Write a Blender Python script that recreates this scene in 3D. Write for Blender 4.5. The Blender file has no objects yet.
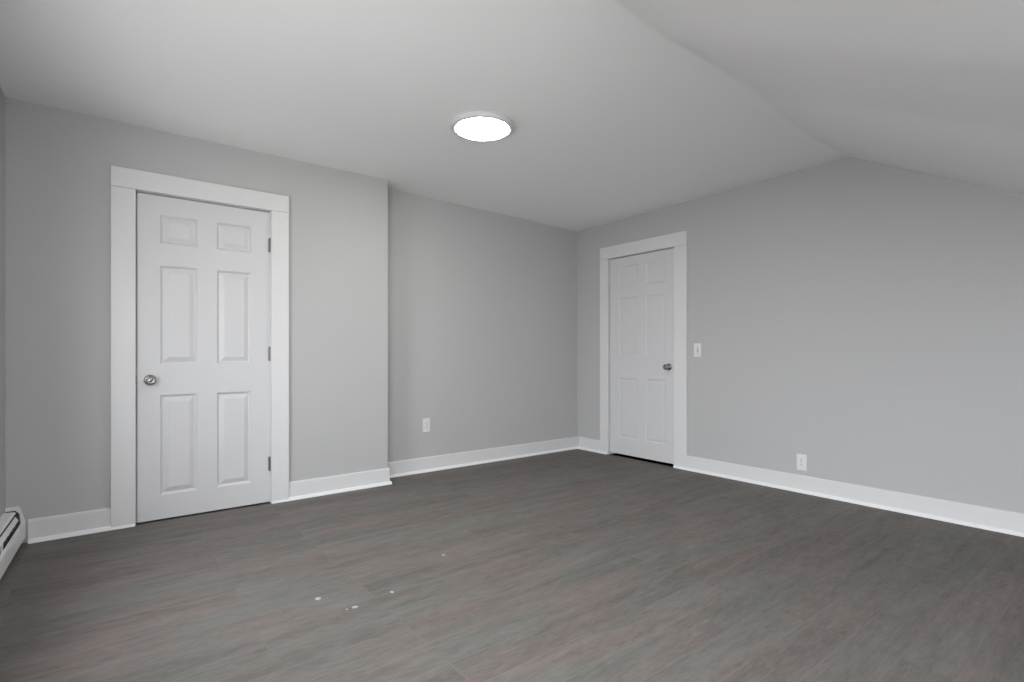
import bpy, bmesh, math, random
from mathutils import Vector, Matrix
C = bpy.context.scene
COL = C.collection
random.seed(4)

# ------------------------------------------------------------------ camera
F_PX = 527.97
YAW = math.radians(38.093)            # camera heading, clockwise from +Y
cam_d = bpy.data.cameras.new('camera')
cam_d.sensor_fit = 'HORIZONTAL'; cam_d.sensor_width = 36.0
cam_d.lens = F_PX / 1024 * 36.0
cam_d.shift_y = (353.81 - 341.0) / 1024
cam_d.clip_start = 0.02
cam = bpy.data.objects.new('camera', cam_d); COL.objects.link(cam)
cam.location = (0, 0, 1.03)
cam.rotation_euler = (math.radians(90), 0, -YAW)
C.camera = cam

# ------------------------------------------------------------------ world, exposure
SKY = 13.5
LAMP = 46.0
w = bpy.data.worlds.new('overcast_sky'); C.world = w; w.use_nodes = True
nt = w.node_tree; nt.nodes.clear()
tc = nt.nodes.new('ShaderNodeTexCoord'); sx = nt.nodes.new('ShaderNodeSeparateXYZ')
mr = nt.nodes.new('ShaderNodeMapRange'); mr.inputs[1].default_value = -0.25; mr.inputs[2].default_value = 0.25
rp = nt.nodes.new('ShaderNodeMix'); rp.data_type = 'RGBA'
gr = nt.nodes.new('ShaderNodeMix'); gr.data_type = 'RGBA'   # outside: pale ground, brighter behind than to the left
gr.inputs[6].default_value = (0.27, 0.27, 0.27, 1); gr.inputs[7].default_value = (0.75, 0.75, 0.74, 1)
mg = nt.nodes.new('ShaderNodeMapRange'); mg.inputs[1].default_value = -0.35; mg.inputs[2].default_value = -0.85
nt.links.new(sx.outputs[1], mg.inputs[0]); nt.links.new(mg.outputs[0], gr.inputs[0]); nt.links.new(gr.outputs[2], rp.inputs[6])
rp.inputs[7].default_value = (0.97, 1.0, 1.05, 1)         # overcast sky
bg = nt.nodes.new('ShaderNodeBackground'); bg.inputs[1].default_value = SKY
ow = nt.nodes.new('ShaderNodeOutputWorld')
L = nt.links.new
L(tc.outputs['Generated'], sx.inputs[0]); L(sx.outputs[2], mr.inputs[0]); L(mr.outputs[0], rp.inputs[0])
L(rp.outputs[2], bg.inputs[0]); L(bg.outputs[0], ow.inputs[0])
vs = C.view_settings
vs.view_transform = 'Standard'; vs.look = 'None'; vs.gamma = 1.0; vs.use_curve_mapping = False
vs.exposure = 0.27
C.cycles.use_denoising = True
C.cycles.max_bounces = 16; C.cycles.diffuse_bounces = 10
C.cycles.sample_clamp_indirect = 60.0

# ------------------------------------------------------------------ room dimensions (metres)
XL, XR = -0.391, 4.126        # left and right wall faces
YB, YA = 3.901, 4.103         # wall with the first door, recessed wall
XC = 1.806                    # outer corner where the wall steps back
SKEW = 0.040                  # the left wall runs 2.3 degrees out of square
YF = -1.25                    # low wall behind the camera
SLOPE = 0.537
WINDOWS = [(2.00, 2.84, 0.64, 1.85), (-1.00, 0.95, 0.50, 1.95)]                # y0,y1,z0,z1 in the left wall; the second is unseen, added for fill light
ADDED_DORMER_X = 1.30                                     # left of this an unseen dormer is added to let in fill light
FILL_WINDOW = (-0.28, 0.52, 0.72, 1.92)             # x0,x1,z0,z1 in the added dormer, for light from behind the camera
for (a, b, z0, z1) in WINDOWS:                                     # sky portals (sampling only) in the openings
    ld = bpy.data.lights.new('window_portal', 'AREA'); ld.shape = 'RECTANGLE'
    ld.size = z1 - z0; ld.size_y = b - a; ld.cycles.is_portal = True
    lo = bpy.data.objects.new('window_portal', ld); COL.objects.link(lo)
    lo.location = (XL - SKEW * (YB - (a + b) / 2) + 0.024, (a + b) / 2, (z0 + z1) / 2); lo.rotation_euler = (0, math.radians(-90), -math.atan(SKEW))

for (a, b, z0, z1) in (FILL_WINDOW,):
    ld = bpy.data.lights.new('window_portal', 'AREA'); ld.shape = 'RECTANGLE'
    ld.size = b - a; ld.size_y = z1 - z0; ld.cycles.is_portal = True
    lo = bpy.data.objects.new('window_portal', ld); COL.objects.link(lo)
    lo.location = ((a + b) / 2, YF + 0.024, (z0 + z1) / 2); lo.rotation_euler = (math.radians(90), 0, 0)

def xl(y): return XL - SKEW * (YB - y)
def lerp_table(t, x):
    if x <= t[0][0]: return t[0][1]
    for (a, va), (b, vb) in zip(t, t[1:]):
        if x <= b: return va + (vb - va) * (x - a) / (b - a)
    return t[-1][1]
CREASE = [(-0.5, 1.36), (1.60, 1.373), (1.95, 1.394), (2.25, 1.386), (2.72, 1.384), (2.90, 1.412), (3.17, 1.443), (3.67, 1.460), (4.3, 1.452)]
def crease(x): return lerp_table(CREASE, x)
def clamp01(t): return max(0.0, min(1.0, t))
def zceil(x, y):
    z = 2.406
    z -= 0.038 * clamp01((x - 1.9) / 2.2) * clamp01((y - 1.7) / 2.4) ** 0.8
    yc = crease(x)
    d = yc - y                       # positive beyond the crease
    if d > 0: z -= SLOPE * d if x > ADDED_DORMER_X else min(SLOPE * d, .16)
    # a shallow drywall ridge near the middle
    t = (x - 2.09) / 0.46
    if -0.2 < t < 1.2:
        yy = 1.848 - 0.012 * math.sin(t * 3.1)
        e = math.exp(-((y - yy) / 0.016) ** 2) * max(0, math.sin(math.pi * clamp01((t + .1) / 1.2)))
        z -= 0.0022 * e
    return z

# ------------------------------------------------------------------ materials
def new_mat(name):
    m = bpy.data.materials.new(name); m.use_nodes = True
    n = m.node_tree.nodes; return m, n, m.node_tree.links.new, n['Principled BSDF']
def paint(name, col, rough, bump=0.0, scale=180.0, var=0.02, vscale=1.3, spec=0.4):
    m, n, l, b = new_mat(name)
    t = n.new('ShaderNodeTexCoord')
    no = n.new('ShaderNodeTexNoise'); no.inputs['Scale'].default_value = vscale; no.inputs['Detail'].default_value = 3
    l(t.outputs['Object'], no.inputs['Vector'])
    mx = n.new('ShaderNodeMix'); mx.data_type = 'RGBA'
    mx.inputs[6].default_value = tuple(c * (1 - var) for c in col) + (1,)
    mx.inputs[7].default_value = tuple(c * (1 + var) for c in col) + (1,)
    l(no.outputs['Fac'], mx.inputs[0]); l(mx.outputs[2], b.inputs['Base Color'])
    b.inputs['Roughness'].default_value = rough
    b.inputs['Specular IOR Level'].default_value = spec
    if bump:
        nb = n.new('ShaderNodeTexNoise'); nb.inputs['Scale'].default_value = scale; nb.inputs['Detail'].default_value = 2
        l(t.outputs['Object'], nb.inputs['Vector'])
        bp = n.new('ShaderNodeBump'); bp.inputs['Strength'].default_value = bump; bp.inputs['Distance'].default_value = 0.002
        l(nb.outputs['Fac'], bp.inputs['Height']); l(bp.outputs[0], b.inputs['Normal'])
    return m
M_WALL = paint('grey_wall_paint', (0.47, 0.47, 0.468), 0.6, 0.12, 140, 0.015)
M_CEIL = paint('pale_grey_ceiling_paint', (0.90, 0.90, 0.90), 0.75, 0.10, 120, 0.015)
M_TRIM = paint('white_gloss_trim_paint', (0.69, 0.69, 0.69), 0.38, 0.04, 60, 0.01, 3)
M_DOOR = paint('white_door_paint', (0.62, 0.62, 0.625), 0.42, 0.03, 90, 0.008, 3)
M_HEAT = paint('white_enamel', (0.80, 0.80, 0.79), 0.35, 0, 1, 0.03, 12)
M_SHOE = paint('white_shoe_lit_tone', (0.82, 0.82, 0.815), 0.35, 0, 1, 0.01)  # new white moulding, colour raised further for the light its top catches
M_PLATE = paint('white_plastic', (0.72, 0.72, 0.72), 0.3, 0, 1, 0.01)
M_DARK = paint('dark_void', (0.03, 0.03, 0.03), 0.8, 0, 1, 0.2)
M_WOOD = paint('door_edge_dark', (0.10, 0.095, 0.09), 0.8, 0, 1, 0.1)
def metal(name, col, rough):
    m, n, l, b = new_mat(name)
    t = n.new('ShaderNodeTexCoord'); no = n.new('ShaderNodeTexNoise'); no.inputs['Scale'].default_value = 60
    l(t.outputs['Object'], no.inputs['Vector'])
    mp = n.new('ShaderNodeMapRange'); mp.inputs[3].default_value = rough * .8; mp.inputs[4].default_value = rough * 1.2
    l(no.outputs['Fac'], mp.inputs[0]); l(mp.outputs[0], b.inputs['Roughness'])
    b.inputs['Base Color'].default_value = (*col, 1); b.inputs['Metallic'].default_value = 1
    return m
M_NICKEL = metal('satin_nickel', (0.33, 0.325, 0.32), 0.25)
M_STEEL = metal('worn_steel_hinge', (0.24, 0.235, 0.23), 0.45)
M_FIN = metal('aluminium_fins', (0.45, 0.45, 0.45), 0.45)
def emis(name, col, s):
    m, n, l, b = new_mat(name)
    b.inputs['Base Color'].default_value = (.8, .8, .8, 1)
    b.inputs['Emission Color'].default_value = (*col, 1); b.inputs['Emission Strength'].default_value = s
    return m
M_LED = emis('lit_white_diffuser', (1.0, 0.975, 0.94), LAMP)
def glass():
    m, n, l, b = new_mat('window_glass'); n.remove(b)
    tr = n.new('ShaderNodeBsdfTransparent'); gl = n.new('ShaderNodeBsdfGlossy'); gl.inputs['Roughness'].default_value = 0.02
    lw = n.new('ShaderNodeFresnel'); ge = n.new('ShaderNodeNewGeometry'); ma = n.new('ShaderNodeMapRange')
    ma.inputs[3].default_value = 1.45; ma.inputs[4].default_value = 1 / 1.45      # same thin-pane reflectance from either side
    l(ge.outputs['Backfacing'], ma.inputs[0]); l(ma.outputs[0], lw.inputs[0])
    mx = n.new('ShaderNodeMixShader'); l(lw.outputs[0], mx.inputs[0]); l(tr.outputs[0], mx.inputs[1]); l(gl.outputs[0], mx.inputs[2])
    l(mx.outputs[0], n['Material Output'].inputs[0]); return m
M_GLASS = glass()

def floor_material():
    m, n, l, b = new_mat('dark_grey_brown_laminate_planks')
    def math_(op, a, bb=None, c=None):
        q = n.new('ShaderNodeMath'); q.operation = op
        for i, v in enumerate((a, bb, c)):
            if v is None: continue
            if isinstance(v, (int, float)): q.inputs[i].default_value = v
            else: l(v, q.inputs[i])
        return q.outputs[0]
    def mix(f, a, bb, mode='MIX'):
        q = n.new('ShaderNodeMix'); q.data_type = 'RGBA'; q.blend_type = mode
        for i, v in ((0, f), (6, a), (7, bb)):
            if isinstance(v, (int, float)): q.inputs[i].default_value = v
            elif isinstance(v, tuple): q.inputs[i].default_value = v
            else: l(v, q.inputs[i])
        return q.outputs[2]
    def mapping(vec, sc, loc=(0, 0, 0), rot=0):
        q = n.new('ShaderNodeMapping'); q.inputs['Scale'].default_value = sc
        q.inputs['Location'].default_value = loc; q.inputs['Rotation'].default_value = (0, 0, rot)
        l(vec, q.inputs['Vector']); return q.outputs[0]
    def noise(vec, sc, det=4, rough=.55, dist=0):
        q = n.new('ShaderNodeTexNoise'); q.inputs['Scale'].default_value = sc; q.inputs['Detail'].default_value = det
        q.inputs['Roughness'].default_value = rough; q.inputs['Distortion'].default_value = dist
        l(vec, q.inputs['Vector']); return q.outputs['Fac']
    def rng(v, a, bb, c, d):
        q = n.new('ShaderNodeMapRange'); 
        for i, k in ((1, a), (2, bb), (3, c), (4, d)): q.inputs[i].default_value = k
        l(v, q.inputs[0]); return q.outputs[0]
    tc = n.new('ShaderNodeTexCoord'); P = tc.outputs['Object']
    br = n.new('ShaderNodeTexBrick'); br.offset = 0.37; br.offset_frequency = 3; br.squash = 1
    br.inputs['Color1'].default_value = (0, 0, 0, 1); br.inputs['Color2'].default_value = (1, 1, 1, 1)
    br.inputs['Mortar'].default_value = (0.5, 0.5, 0.5, 1)
    br.inputs['Scale'].default_value = 1; br.inputs['Mortar Size'].default_value = 0.0012
    br.inputs['Mortar Smooth'].default_value = 0.2
    br.inputs['Brick Width'].default_value = 1.22; br.inputs['Row Height'].default_value = 0.152
    l(mapping(P, (1, 1, 1), (0.30, -0.142, 0)), br.inputs['Vector'])
    rnd = br.outputs['Color']
    # shift the grain per plank
    sc = n.new('ShaderNodeVectorMath'); sc.operation = 'SCALE'; sc.inputs['Scale'].default_value = 7.3; l(rnd, sc.inputs[0])
    ad = n.new('ShaderNodeVectorMath'); ad.operation = 'ADD'; l(P, ad.inputs[0]); l(sc.outputs[0], ad.inputs[1])
    G = ad.outputs[0]
    coarse = noise(mapping(G, (1.3, 9, 1)), 1.8, 6, .62, .6)
    fine = noise(mapping(G, (10, 95, 1)), 1.5, 6, .75, .6)
    mott = noise(mapping(G, (9, 22, 1), (3, 1, 0)), 1.4, 4, .6, .8)
    # cathedral figure: contour lines of a stretched noise field
    field = noise(mapping(G, (1.5, 9, 1)), 0.9, 1, .4, .3)
    rings = math_('SINE', math_('MULTIPLY', field, 130))
    mask = rng(noise(mapping(G, (1.1, 4, 1)), 1.3, 2), .52, .66, 0, 1)
    rings = math_('MULTIPLY', rings, mask)
    broad = noise(mapping(P, (0.5, 2.2, 1)), 1.5, 3)
    hue = noise(mapping(P, (0.8, 3.0, 1), (4.1, 2.2, 0)), 1.8, 4)
    dark = (0.100, 0.0915, 0.084, 1); light = (0.197, 0.184, 0.173, 1)
    v = math_('ADD', math_('ADD', math_('MULTIPLY', coarse, .38), math_('MULTIPLY', fine, .40)), math_('MULTIPLY', mott, .22))
    v = math_('ADD', v, math_('MULTIPLY', rings, .030))
    sepr = n.new('ShaderNodeSeparateColor'); l(rnd, sepr.inputs[0])
    v = math_('ADD', v, math_('MULTIPLY', math_('SUBTRACT', sepr.outputs[0], .5), .06))
    v = math_('ADD', v, math_('MULTIPLY', math_('SUBTRACT', broad, .5), .10))
    f = rng(v, .34, .66, 0, 1)
    col = mix(f, dark, light)
    tint = mix(rng(hue, .38, .62, 0, 1), (0.95, 1.01, 0.985, 1), (1.07, 0.985, 0.975, 1))
    col = mix(1.0, col, tint, 'MULTIPLY')
    # pale joint lines
    mort = math_('MULTIPLY', br.outputs['Fac'], rng(noise(mapping(P, (3, 3, 3)), 1, 2), .35, .65, .05, .6))
    col = mix(mort, col, (0.26, 0.245, 0.235, 1))
    # scuffs and dusty wipe marks
    scuff = rng(noise(mapping(P, (3, 26, 1), (0, 0, 0), 0.12), 2.2, 6, .7), .63, .74, 0, .35)
    zone = rng(noise(mapping(P, (1.5, 1.5, 1), (7, 1, 0)), .9, 2), .5, .62, 0, 1)
    col = mix(math_('MULTIPLY', scuff, zone), col, (0.33, 0.32, 0.31, 1))
    wipe = rng(noise(mapping(P, (16, 2.5, 1), (0, 0, 0), -0.35), 1.2, 4, .6), .45, .7, 0, .16)
    sp = n.new('ShaderNodeSeparateXYZ'); l(P, sp.inputs[0])
    col = mix(math_('MULTIPLY', wipe, rng(sp.outputs[0], 1.9, 3.0, 0, 1)), col, (0.075, 0.073, 0.068, 1))
    # dried paint drips left on the planks: x, y, long, short
    spots = [(0.728, 2.252, .015, .016), (0.822, 2.084, .016, .012), (1.00, 2.117, .009, .013), (0.790, 2.085, .006, .006), (1.392, 2.344, .010, .011)]
    acc = None
    wob = noise(mapping(P, (1, 1, 1)), 90, 2)
    for (x, y, a, c) in spots:
        dx = math_('DIVIDE', math_('SUBTRACT', sp.outputs[0], x), a)
        dy = math_('DIVIDE', math_('SUBTRACT', sp.outputs[1], y), c)
        d = math_('ADD', math_('MULTIPLY', dx, dx), math_('MULTIPLY', dy, dy))
        s = rng(math_('ADD', d, math_('MULTIPLY', wob, 1.2)), 1.0, 1.6, 1, 0)
        acc = s if acc is None else math_('MAXIMUM', acc, s)
    col = mix(math_('MULTIPLY', acc, .6), col, (0.62, 0.61, 0.59, 1))
    l(col, b.inputs['Base Color'])
    l(rng(v, .2, .8, .72, .56), b.inputs['Roughness'])
    b.inputs['Specular IOR Level'].default_value = 0.25
    bp = n.new('ShaderNodeBump'); bp.inputs['Strength'].default_value = .25; bp.inputs['Distance'].default_value = .001
    hgt = math_('SUBTRACT', v, math_('MULTIPLY', br.outputs['Fac'], .5))
    l(hgt, bp.inputs['Height']); l(bp.outputs[0], b.inputs['Normal'])
    return m
M_FLOOR = floor_material()

# ------------------------------------------------------------------ mesh helpers
def link_mesh(name, bm, mat, parent=None, smooth=False, bevel=0.0):
    bmesh.ops.recalc_face_normals(bm, faces=bm.faces)
    me = bpy.data.meshes.new(name); bm.to_mesh(me); bm.free()
    for m in (mat if isinstance(mat, (list, tuple)) else [mat]): me.materials.append(m)
    if smooth:
        for p in me.polygons: p.use_smooth = True
    o = bpy.data.objects.new(name, me); COL.objects.link(o)
    if parent: o.parent = parent
    if bevel:
        b = o.modifiers.new('bevel', 'BEVEL'); b.width = bevel; b.segments = 2; b.limit_method = 'ANGLE'
    return o
def empty(name, loc, rotz=0):
    o = bpy.data.objects.new(name, None); COL.objects.link(o); o.location = loc; o.rotation_euler = (0, 0, rotz)
    o.empty_display_size = .05; return o
def tag(o, label=None, cat=None, group=None, kind=None):
    if label: o['label'] = label
    if cat: o['category'] = cat
    if group: o['group'] = group
    if kind: o['kind'] = kind
    return o
def box(bm, x0, x1, y0, y1, z0, z1):
    v = [bm.verts.new((x, y, z)) for x in (x0, x1) for y in (y0, y1) for z in (z0, z1)]
    for f in ((0, 1, 3, 2), (4, 6, 7, 5), (0, 4, 5, 1), (2, 3, 7, 6), (0, 2, 6, 4), (1, 5, 7, 3)):
        bm.faces.new([v[i] for i in f])
def boxes(*bs):
    bm = bmesh.new()
    for b in bs: box(bm, *b)
    return bm
def lathe(profile, seg=40, axis='Z'):
    """profile: list of (radius, height); spins about the axis"""
    bm = bmesh.new(); rings = []
    for r, h in profile:
        if r < 1e-6:
            rings.append([bm.verts.new((0, 0, h))])
        else:
            rings.append([bm.verts.new((r * math.cos(2 * math.pi * i / seg), r * math.sin(2 * math.pi * i / seg), h)) for i in range(seg)])
    for a, b in zip(rings, rings[1:]):
        for i in range(seg):
            j = (i + 1) % seg
            if len(a) == 1 and len(b) > 1: bm.faces.new((a[0], b[i], b[j]))
            elif len(b) == 1 and len(a) > 1: bm.faces.new((a[i], a[j], b[0]))
            elif len(a) > 1: bm.faces.new((a[i], a[j], b[j], b[i]))
    if axis == 'Y': bmesh.ops.rotate(bm, verts=bm.verts, cent=(0, 0, 0), matrix=Matrix.Rotation(math.radians(90), 3, 'X'))   # +Z -> -Y
    return bm
def extrude_profile(pts, y0, y1):
    """closed polygon of (x, z) swept along y"""
    bm = bmesh.new()
    a = [bm.verts.new((x, y0, z)) for x, z in pts]; b = [bm.verts.new((x, y1, z)) for x, z in pts]
    k = len(pts)
    for i in range(k): bm.faces.new((a[i], a[(i + 1) % k], b[(i + 1) % k], b[i]))
    bm.faces.new(a); bm.faces.new(b[::-1])
    return bm

def wall_slab(us, zs, holes, place, thick, top=None, backing=0.0):
    """A wall as one closed-looking mesh: cells of a (u, z) grid, holes left out, reveals built.
    place(u, n, z) gives the world point, n = distance into the wall. backing > 0 closes holes at that depth."""
    us = sorted(set(us) | {h[0] for h in holes} | {h[1] for h in holes})
    zs = sorted(set(zs) | {h[2] for h in holes} | {h[3] for h in holes})
    tz = lambda u, z: z if top is None else min(z, top(u))
    bm = bmesh.new()
    def inhole(i, j):
        if i < 0 or j < 0 or i >= len(us) - 1 or j >= len(zs) - 1: return None
        cu, cz = (us[i] + us[i + 1]) / 2, (zs[j] + zs[j + 1]) / 2
        return any(h[0] < cu < h[1] and h[2] < cz < h[3] for h in holes)
    cache = {}
    def V(i, n, j):
        p = place(us[i], n, tz(us[i], zs[j])); k = tuple(round(c, 5) for c in p)
        if k not in cache: cache[k] = bm.verts.new(p)
        return cache[k]
    def quad(vs_):
        u = []
        for v in vs_:
            if v not in u: u.append(v)
        if len(u) >= 3:
            try: bm.faces.new(u)
            except ValueError: pass
    for i in range(len(us) - 1):
        for j in range(len(zs) - 1):
            h = inhole(i, j)
            depth_back = backing if backing else thick
            if not h:
                quad([V(i, 0, j), V(i + 1, 0, j), V(i + 1, 0, j + 1), V(i, 0, j + 1)])
                if not backing: quad([V(i, thick, j), V(i + 1, thick, j), V(i + 1, thick, j + 1), V(i, thick, j + 1)])
            elif backing:
                quad([V(i, backing, j), V(i + 1, backing, j), V(i + 1, backing, j + 1), V(i, backing, j + 1)])
            if backing: quad([V(i, thick, j), V(i + 1, thick, j), V(i + 1, thick, j + 1), V(i, thick, j + 1)])
            if h:
                for (di, dj, a, b2) in ((-1, 0, (i, j), (i, j + 1)), (1, 0, (i + 1, j), (i + 1, j + 1)), (0, -1, (i, j), (i + 1, j)), (0, 1, (i, j + 1), (i + 1, j + 1))):
                    nb = inhole(i + di, j + dj)
                    if nb is False or nb is None:
                        quad([V(a[0], 0, a[1]), V(b2[0], 0, b2[1]), V(b2[0], depth_back, b2[1]), V(a[0], depth_back, a[1])])
    for i in range(len(us) - 1):      # top and bottom
        if not inhole(i, 0): quad([V(i, 0, 0), V(i + 1, 0, 0), V(i + 1, thick, 0), V(i, thick, 0)])
        e = len(zs) - 1; quad([V(i, 0, e), V(i + 1, 0, e), V(i + 1, thick, e), V(i, thick, e)])
    for i in (0, len(us) - 1):
        for j in range(len(zs) - 1): quad([V(i, 0, j), V(i, 0, j + 1), V(i, thick, j + 1), V(i, thick, j)])
    return bm

# ------------------------------------------------------------------ shell
D1 = (0.176, 0.938, 0.0, 2.014)       # first door opening along x, z
D2 = (2.862, 3.650, 0.0, 2.002)       # second door opening along y, z
fl = link_mesh('floor', boxes((XL - .50, XR + .25, YF - .25, YA + .25, -0.06, 0)), M_FLOOR)
tag(fl, 'dark grey brown wood-look plank floor with faint scuffs', 'floor', kind='structure')

top_at = lambda x: (lambda y: zceil(x, y) + 0.03)
walls = []
wb = link_mesh('wall_back', wall_slab([XL - .2, XC], [0, 2.44], [D1], lambda u, n, z: (u, YB + n, z), 0.40, backing=0.13), M_WALL)
tag(wb, 'grey painted wall around the six-panel door on the left, ending at an outer corner', 'wall', kind='structure')
wa = link_mesh('wall_alcove', wall_slab([XC, XR + .2], [0, 2.44], [], lambda u, n, z: (u, YA + n, z), 0.198), M_WALL)
tag(wa, 'grey painted wall set back between the outer corner and the far room corner', 'wall', kind='structure')
ys = [YF - .2 + i * .1 for i in range(56)] + [1.452]
ys = [y for y in ys if y < YA] + [YA]
wr = link_mesh('wall_right', wall_slab(ys, [0, 1.0, 2.60], [D2], lambda u, n, z: (XR + n, u, z), 0.2, top=top_at(XR), backing=0.14), M_WALL)
tag(wr, 'long grey painted wall with the far door, light switch and low outlet', 'wall', kind='structure')
ysl = [YF - .2 + i * .1 for i in range(56)] + [1.36]
ysl = [y for y in ysl if y < YB] + [YB]
wl = link_mesh('wall_left', wall_slab(ysl, [0, 2.60], WINDOWS, lambda u, n, z: (xl(u) - n, u, z), 0.11, top=top_at(XL)), M_WALL)
tag(wl, 'grey painted outside wall at the left edge behind the baseboard heater', 'wall', kind='structure')
wf = link_mesh('wall_front', wall_slab([xl(YF) - .1, ADDED_DORMER_X, ADDED_DORMER_X + .012, XR], [0, .95, 2.4], [FILL_WINDOW], lambda u, n, z: (u, YF - n, z), 0.2, top=lambda x: zceil(x, YF) + .03), M_WALL)
tag(wf, 'grey wall behind the viewpoint, low under the slope and full height in the added dormer', 'wall', kind='structure')

def ceiling_mesh():
    bm = bmesh.new()
    xs = [XL - .42 + i * (XR - XL + .62) / 130 for i in range(131)]
    xs = sorted(xs + [ADDED_DORMER_X, ADDED_DORMER_X + .012])
    vs_ = []
    v = YF - .2
    while v < YA + .2:
        vs_.append(v); v += 0.012 if (1.33 < v < 1.46 or 1.78 < v < 1.92) else 0.06
    vs_.append(YA + .2)
    rows = []
    for v in vs_:
        row = []
        for x in xs:
            y = v + (crease(x) - 1.395) * max(0, 1 - abs(v - 1.395) / .35)
            # rounded crease: average the height over a small radius
            z = sum(zceil(x, y + k * .009) for k in (-1, 0, 1)) / 3
            row.append(bm.verts.new((x, y, z)))
        rows.append(row)
    top = []
    for r0, r1 in zip(rows, rows[1:]):
        for i in range(len(xs) - 1): bm.faces.new((r0[i], r0[i + 1], r1[i + 1], r1[i]))
    return bm
ce = link_mesh('ceiling', ceiling_mesh(), M_CEIL, smooth=True)
so = ce.modifiers.new('solidify', 'SOLIDIFY'); so.thickness = 0.08; so.offset = 1
ce.data.update()
if ce.data.polygons[0].normal.z > 0: so.offset = 1
else: so.offset = -1
tag(ce, 'pale grey plaster ceiling, flat on the left and sloping down on the right past a wavy crease', 'ceiling', kind='structure')

# ------------------------------------------------------------------ baseboards with quarter-round shoe
def run(name, p0, p1, n, label, shoe_ext=(0, 0)):
    """board from p0 to p1 along a wall; n = unit normal into the room"""
    p0, p1, n = Vector(p0), Vector(p1), Vector(n)
    d = (p1 - p0).normalized()
    def sweep(pts, a, b):
        bm = bmesh.new()
        A = [bm.verts.new((a + n * q + Vector((0, 0, z)))) for q, z in pts]
        B = [bm.verts.new((b + n * q + Vector((0, 0, z)))) for q, z in pts]
        k = len(pts)
        for i in range(k): bm.faces.new((A[i], A[(i + 1) % k], B[(i + 1) % k], B[i]))
        bm.faces.new(A); bm.faces.new(B[::-1]); return bm
    root = link_mesh(name, sweep([(0, 0.0), (.0165, 0.0), (.0165, .118), (.0145, .1235), (.011, .126), (0, .126)], p0, p1), M_TRIM)
    tag(root, label, 'baseboard', kind='structure')
    arc = [(.0165 + .0175 * math.sin(a), .0225 * math.cos(a)) for a in [i * math.pi / 12 for i in range(7)]]
    sh = link_mesh('quarter_round', sweep([(.0165, 0.0)] + arc, p0 - d * shoe_ext[0], p1 + d * shoe_ext[1]), M_SHOE, root); sh['label'] = 'new white quarter-round moulding, brightened for light caught on top'
    return root
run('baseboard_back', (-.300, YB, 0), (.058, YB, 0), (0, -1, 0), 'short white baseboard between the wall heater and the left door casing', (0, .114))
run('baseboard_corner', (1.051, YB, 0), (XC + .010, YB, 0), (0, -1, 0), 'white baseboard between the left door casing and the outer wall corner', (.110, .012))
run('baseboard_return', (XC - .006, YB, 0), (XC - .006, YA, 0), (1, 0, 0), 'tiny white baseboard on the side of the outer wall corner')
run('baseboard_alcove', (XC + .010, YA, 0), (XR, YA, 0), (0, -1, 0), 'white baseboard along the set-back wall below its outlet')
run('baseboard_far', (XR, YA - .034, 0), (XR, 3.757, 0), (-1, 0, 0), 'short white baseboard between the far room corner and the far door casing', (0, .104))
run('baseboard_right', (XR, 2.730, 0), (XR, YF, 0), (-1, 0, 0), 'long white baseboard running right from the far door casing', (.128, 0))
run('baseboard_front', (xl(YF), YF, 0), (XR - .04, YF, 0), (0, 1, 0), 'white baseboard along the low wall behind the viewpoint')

# ------------------------------------------------------------------ doors
def panel_door(W, H, T, cols, rows, prof):
    """local: x across (0..W), z up, front at y=0 facing -y. prof = [(inset, depth), ...]"""
    bm = bmesh.new()
    us = sorted({0, W} | {c for p in cols for c in p}); zs = sorted({0, H} | {c for p in rows for c in p})
    cache = {}
    def V(x, y, z):
        k = (round(x, 5), round(y, 5), round(z, 5))
        if k not in cache: cache[k] = bm.verts.new(k)
        return cache[k]
    for a, b in zip(us, us[1:]):
        for c, d in zip(zs, zs[1:]):
            if (a, b) in cols and (c, d) in rows:
                prev = (a, b, c, d, 0)
                for ins, dep in prof:
                    cur = (a + ins, b - ins, c + ins, d - ins, dep)
                    p, q = prev, cur
                    P = [V(p[0], p[4], p[2]), V(p[1], p[4], p[2]), V(p[1], p[4], p[3]), V(p[0], p[4], p[3])]
                    Q = [V(q[0], q[4], q[2]), V(q[1], q[4], q[2]), V(q[1], q[4], q[3]), V(q[0], q[4], q[3])]
                    for i in range(4): bm.faces.new((P[i], P[(i + 1) % 4], Q[(i + 1) % 4], Q[i]))
                    prev = cur
                bm.faces.new([V(prev[0], prev[4], prev[2]), V(prev[1], prev[4], prev[2]), V(prev[1], prev[4], prev[3]), V(prev[0], prev[4], prev[3])])
            else:
                bm.faces.new([V(a, 0, c), V(b, 0, c), V(b, 0, d), V(a, 0, d)])
            bm.faces.new([V(a, T, c), V(b, T, c), V(b, T, d), V(a, T, d)])
    for a, b in zip(us, us[1:]):
        for z in (0, H): bm.faces.new([V(a, 0, z), V(b, 0, z), V(b, T, z), V(a, T, z)])
    for c, d in zip(zs, zs[1:]):
        for x in (0, W): bm.faces.new([V(x, 0, c), V(x, 0, d), V(x, T, d), V(x, T, c)])
    return bm
KNOB = [(0, 0), (.0325, 0), (.0325, .003), (.031, .0065), (.026, .009), (.016, .010), (.0125, .012), (.0115, .024), (.014, .029),
        (.022, .033), (.0265, .040), (.0275, .047), (.0265, .054), (.0235, .0595), (.0205, .062), (.0175, .0625), (.0150, .0605), (.0120, .0590), (.0095, .0605), (0, .0605)]
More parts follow.
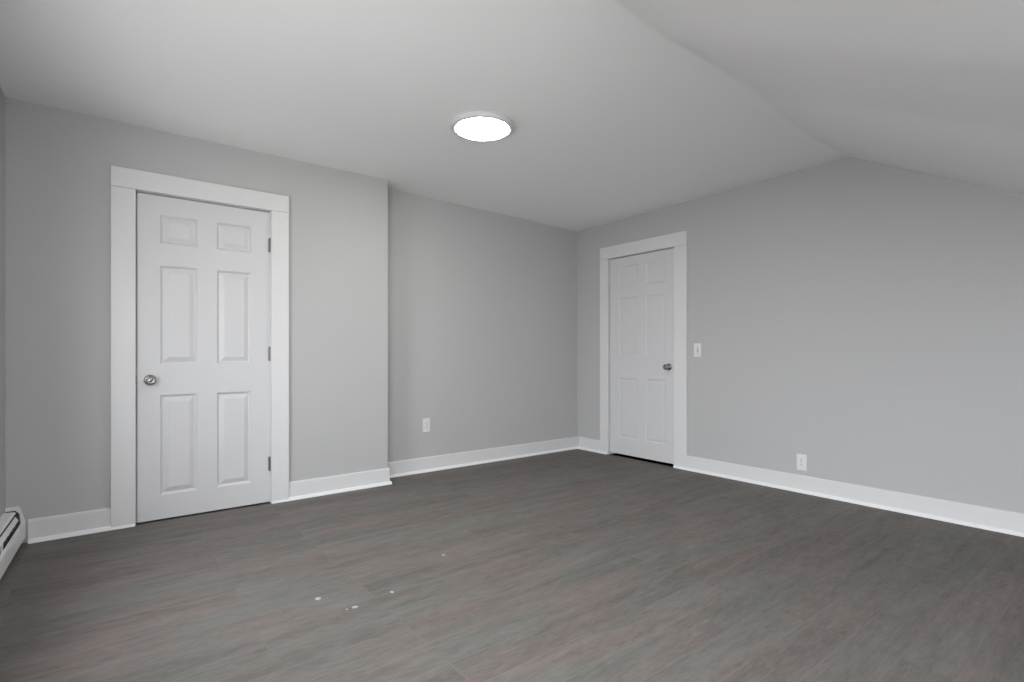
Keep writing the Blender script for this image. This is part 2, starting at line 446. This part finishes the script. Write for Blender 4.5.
def add_knob(root, x, z):
    r = link_mesh('door_knob', lathe(KNOB[8:], 40, 'Y'), M_NICKEL, root, True); r.location = (x, 0, z); r['label'] = 'satin metal door knob'
    s = link_mesh('rosette', lathe(KNOB[:9], 40, 'Y'), M_NICKEL, r, True)
    k = link_mesh('lock_button', lathe([(0, .060), (.0050, .060), (.0050, .0635), (.0042, .0645), (0, .0645)], 20, 'Y'), M_STEEL, r, True)
    return r
def add_hinge(root, x, z, mat, h=.095, mirror=1):
    bm = lathe([(0, -h / 2 - .005), (.003, -h / 2 - .005), (.0035, -h / 2), (.0062, -h / 2), (.0062, h / 2), (.0035, h / 2), (.003, h / 2 + .005), (0, h / 2 + .005)], 16)
    o = link_mesh('hinge', bm, mat, root, False); o.location = (x, -.005, z); o['label'] = 'metal butt hinge'
    lf = link_mesh('hinge_leaf', boxes((-.0125, .0, .001, .0035, -h / 2, h / 2) if mirror > 0 else (0, .0125, .001, .0035, -h / 2, h / 2)), mat, o)
    return o
# door 1 (local x = world x, front faces -y)
GAP = .003
d1 = link_mesh('door_1', panel_door(.7515, 1.998, .035, [(.116, .316), (.426, .632)], [(.148, .768), (.957, 1.570), (1.705, 1.882)],
               [(.002, .0015), (.012, .0125), (.015, .0132), (.043, .001), (.045, .0004)]), M_DOOR)
d1.location = (D1[0] + .0095, YB + .008, .008)
tag(d1, 'white six-panel door with raised panels on the left wall, knob on its left', 'door', kind='structure')
add_knob(d1, .065, .862)
for hz in (.262, 1.022, 1.772): add_hinge(d1, .7520, hz, M_STEEL)
lp = link_mesh('latch_plate', boxes((-.0050, -.0005, .006, .022, .835, .892)), M_STEEL, d1)
# door 2 (local x = world -y, front faces -x)
d2 = link_mesh('door_2', panel_door(.772, 1.970, .035, [(.117, .350), (.446, .672)], [(.165, .765), (.978, 1.562), (1.676, 1.882)],
               [(.003, .004), (.010, .0065), (.022, .0065), (.034, .0045)]), M_DOOR)
d2.location = (XR + .005, D2[1] - .011, .024); d2.rotation_euler = (0, 0, math.radians(-90))
tag(d2, 'white six-panel door with flat sunken panels on the far right wall', 'door', kind='structure')
add_knob(d2, .708, .885)
for hz in (.22, 1.76): add_hinge(d2, -.0045, hz, M_DOOR, .09, -1)

def casing(name, u0, u1, o0, o1, zt, ztop, place_loc, rotz, label, thick=.020, depth=.10):
    """local x across; opening o0..o1, boards out to u0/u1; front faces -y"""
    root = empty(name, place_loc, rotz); tag(root, label, 'door casing', kind='structure')
    link_mesh('header_board', boxes((u0, u1, -thick - .001, 0, zt + .0015, ztop)), M_TRIM, root, bevel=.0015)
    link_mesh('side_board', boxes((u0, o0, -thick, 0, 0, zt)), M_TRIM, root, bevel=.0015)
    link_mesh('side_board', boxes((o1, u1, -thick, 0, 0, zt)), M_TRIM, root, bevel=.0015)
    j = bmesh.new()
    box(j, o0, o0 + .0015, 0, depth, 0, zt); box(j, o1 - .0015, o1, 0, depth, 0, zt); box(j, o0, o1, 0, depth, zt - .0015, zt)
    box(j, o0, o0 + .012, .045, depth, 0, zt); box(j, o1 - .012, o1, .045, depth, 0, zt); box(j, o0, o1, .045, depth, zt - .012, zt)
    link_mesh('door_jamb', j, M_TRIM, root)
    return root
casing('trim_1', .058, 1.051, D1[0], D1[1], D1[3], 2.131, (0, YB, 0), 0, 'flat white casing boards around the left six-panel door', .029)
casing('trim_2', -3.757, -2.730, -D2[1], -D2[0], D2[3], 2.124, (XR, 0, 0), math.radians(-90), 'flat white casing boards around the far door')

# ------------------------------------------------------------------ windows in the left wall and the added dormer
def window(name, loc, rotz, h, H, label, dp=0):
    """local x points into the room, y along the wall"""
    r = empty(name, loc, rotz); tag(r, label, 'window', kind='structure')
    c = .08
    t = min(.09, .06 + H * .02)
    link_mesh('window_casing', boxes((0, .02, -h - c, -h, -.02, H), (0, .02, h, h + c, -.02, H), (0, .022, -h - c, h + c, H, H + t), (0, .02, -h - c, h + c, -.10, -.024)), M_TRIM, r, bevel=.002)
    link_mesh('window_sill', boxes((-.10 + dp, .05, -h, h, -.022, 0), (0, .05, -h - c - .01, h + c + .01, -.0225, -.0005)), M_TRIM, r)
    f = bmesh.new()
    for (q0, q1) in ((0, H / 2 + .018), (H / 2 - .018, H)):
        xo = (-.12 if q0 == 0 else -.155) + dp
        box(f, xo, xo + .03, -h, -h + .04, q0, q1); box(f, xo, xo + .03, h - .04, h, q0, q1)
        box(f, xo, xo + .03, -h + .04, h - .04, q0, q0 + .04); box(f, xo, xo + .03, -h + .04, h - .04, q1 - .036, q1)
    fr = link_mesh('window_frame', f, M_TRIM, r)
    link_mesh('pane', boxes((-.107 + dp, -.103 + dp, -h + .03, h - .03, .03, H / 2), (-.142 + dp, -.138 + dp, -h + .03, h - .03, H / 2, H - .03)), M_GLASS, fr)
a, b, z0, z1 = WINDOWS[0]
window('window_1', (xl((a + b) / 2), (a + b) / 2, z0), -math.atan(SKEW), (b - a) / 2, z1 - z0, 'tall white sash window in the left wall above the heater', .06)
a, b, z0, z1 = FILL_WINDOW
window('added_window_2', ((a + b) / 2, YF, z0), math.radians(90), (b - a) / 2, z1 - z0, 'white sash window added for fill light in the made-up dormer behind the viewpoint')

a, b, z0, z1 = WINDOWS[1]
window('added_window_3', (xl((a + b) / 2), (a + b) / 2, z0), -math.atan(SKEW), (b - a) / 2, z1 - z0, 'wide white sash window added for fill light in the left wall beside the viewpoint', .06)

# ------------------------------------------------------------------ ceiling lamp
LX, LY = 1.822, 2.612
lz = zceil(LX, LY)
lamp = empty('ceiling_light', (LX, LY, lz))
tag(lamp, 'round flush white ceiling light, switched on, with a pale metal rim', 'ceiling light')
M_RIM = paint('brushed_white_rim', (0.62, 0.62, 0.62), 0.28, 0, 1, .01)
link_mesh('rim', lathe([(0, 0.002), (.183, 0.002), (.188, -.001), (.191, -.007), (.1915, -.016), (.189, -.023), (.184, -.0265), (.176, -.028), (.170, -.0275), (.1615, -.0262), (.1605, -.021), (0, -.021)], 80), M_RIM, lamp, True)
link_mesh('diffuser', lathe([(.1602, -.0215), (.1600, -.026), (.156, -.0285), (.12, -.0305), (.06, -.0315), (0, -.032)], 80), M_LED, lamp, True)

# ------------------------------------------------------------------ outlets and switch
def cover_plate(root, w=.072, h=.120):
    bm = boxes((-w / 2, w / 2, -.0065, 0, -h / 2, h / 2))
    return link_mesh('cover_plate', bm, M_PLATE, root, bevel=.003)
def outlet(loc, rotz, label):
    r = empty('wall_outlet', loc, rotz); tag(r, label, 'outlet', 'duplex wall outlets')
    cover_plate(r)
    for s in (-1, 1):
        bm = bmesh.new(); n_ = 28; pts = []
        for i in range(n_):
            a = 2 * math.pi * i / n_; x = .0172 * math.cos(a); z = .0172 * math.sin(a)
            pts.append((x, max(-.0145, min(.0145, z))))
        A = [bm.verts.new((x, -.0063, z)) for x, z in pts]; B = [bm.verts.new((x, -.0085, z)) for x, z in pts]
        for i in range(n_): bm.faces.new((A[i], A[(i + 1) % n_], B[(i + 1) % n_], B[i]))
        bm.faces.new(B)
        so_ = link_mesh('socket', bm, M_PLATE, r); so_.location = (0, 0, s * .0195)
        link_mesh('slots', boxes((-.0075, -.0053, -.0089, -.0080, -.001, .0075), (.0053, .0075, -.0089, -.0080, 0, .0068), (-.0022, .0022, -.0089, -.0080, -.010, -.0056)), M_DARK, so_)
    s_ = link_mesh('screw', lathe([(0, .0062), (.0032, .0062), (.0030, .0078), (0, .0082)], 16, 'Y'), M_NICKEL, r, True)
    return r
outlet((2.262, YA, .405), 0, 'white duplex outlet on the set-back wall above its baseboard')
outlet((XR, 1.763, .222), math.radians(-90), 'white duplex outlet low on the long right wall, just above the baseboard')
sw = empty('light_switch', (XR, 2.630, 1.062), math.radians(-90))
tag(sw, 'white toggle light switch on the right wall beside the far door', 'light switch')
cover_plate(sw)
t = bmesh.new()
vv = [t.verts.new(p) for p in ((-.005, -.006, -.012), (.005, -.006, -.012), (.005, -.006, .012), (-.005, -.006, .012),
                               (-.0038, -.017, .004), (.0038, -.017, .004), (.0038, -.016, .012), (-.0038, -.016, .012))]
for f in ((0, 1, 2, 3), (4, 5, 6, 7), (0, 1, 5, 4), (1, 2, 6, 5), (2, 3, 7, 6), (3, 0, 4, 7)): t.faces.new([vv[i] for i in f])
link_mesh('toggle', t, M_PLATE, sw, bevel=.0008)
link_mesh('toggle_slot', boxes((-.0065, .0065, -.0069, -.0060, -.0145, .0145)), M_DARK, sw)
for s in (-1, 1):
    q = link_mesh('screw', lathe([(0, .0062), (.0032, .0062), (.0030, .0078), (0, .0082)], 16, 'Y'), M_NICKEL, sw, True); q.location = (0, 0, s * .030)

# ------------------------------------------------------------------ hot-water baseboard heater on the left wall
HY0, HY1 = -1.0, YB + .001
ht = empty('baseboard_heater', (xl((HY0 + HY1) / 2), (HY0 + HY1) / 2, 0), -math.atan(SKEW))
tag(ht, 'long white metal baseboard heater with dark slots along the left wall', 'heater')
def hp(name, pts, y0, y1, mat, parent=ht, bevel=0):
    cy = (HY0 + HY1) / 2
    return link_mesh(name, extrude_profile(pts, y0 - cy, y1 - cy), mat, parent, bevel=bevel)
E1 = HY1 - .007
hp('back_panel', [(.001, .010), (.003, .010), (.003, .186), (.010, .190), (.040, .190), (.050, .184), (.049, .181), (.040, .187), (.010, .187), (.001, .192)][:-1] + [(.001, .190)], HY0, E1 - .055, M_HEAT)
hp('dark_interior', [(.004, .030), (.060, .030), (.060, .120), (.056, .165), (.040, .184), (.004, .184)], HY0, E1, M_DARK)
dm = hp('damper', [(.052, .174), (.064, .153), (.0665, .1545), (.0545, .1765)], HY0, E1 - .11, M_HEAT)
hp('front_cover', [(.066, .120), (.0745, .117), (.0770, .110), (.0770, .030), (.072, .026), (.060, .026), (.060, .028), (.071, .0285), (.0745, .032), (.0745, .109), (.072, .1145), (.066, .1170)], HY0, E1, M_HEAT)
for y0, y1 in ((E1, HY1), (HY0, HY0 + .007)):
    hp('end_cap', [(.0005, .022), (.074, .022), (.0795, .026), (.0795, .124), (.076, .134), (.060, .196), (.054, .204), (.0005, .204)], y0, y1, M_HEAT)
fb = bmesh.new()
cy = (HY0 + HY1) / 2
for i in range(60):
    y = HY0 + .1 + i * (E1 - HY0 - .2) / 60 - cy
    box(fb, .0605, .0625, y, y + .003, .136, .150)
fn = link_mesh('heating_fins', fb, M_FIN, ht); fn['kind'] = 'stuff'
for y in (3.36, 2.4, 1.2, 0.0):
    link_mesh('bracket', boxes((.055, .068, y - cy, y - cy + .006, .112, .156)), M_HEAT, ht)
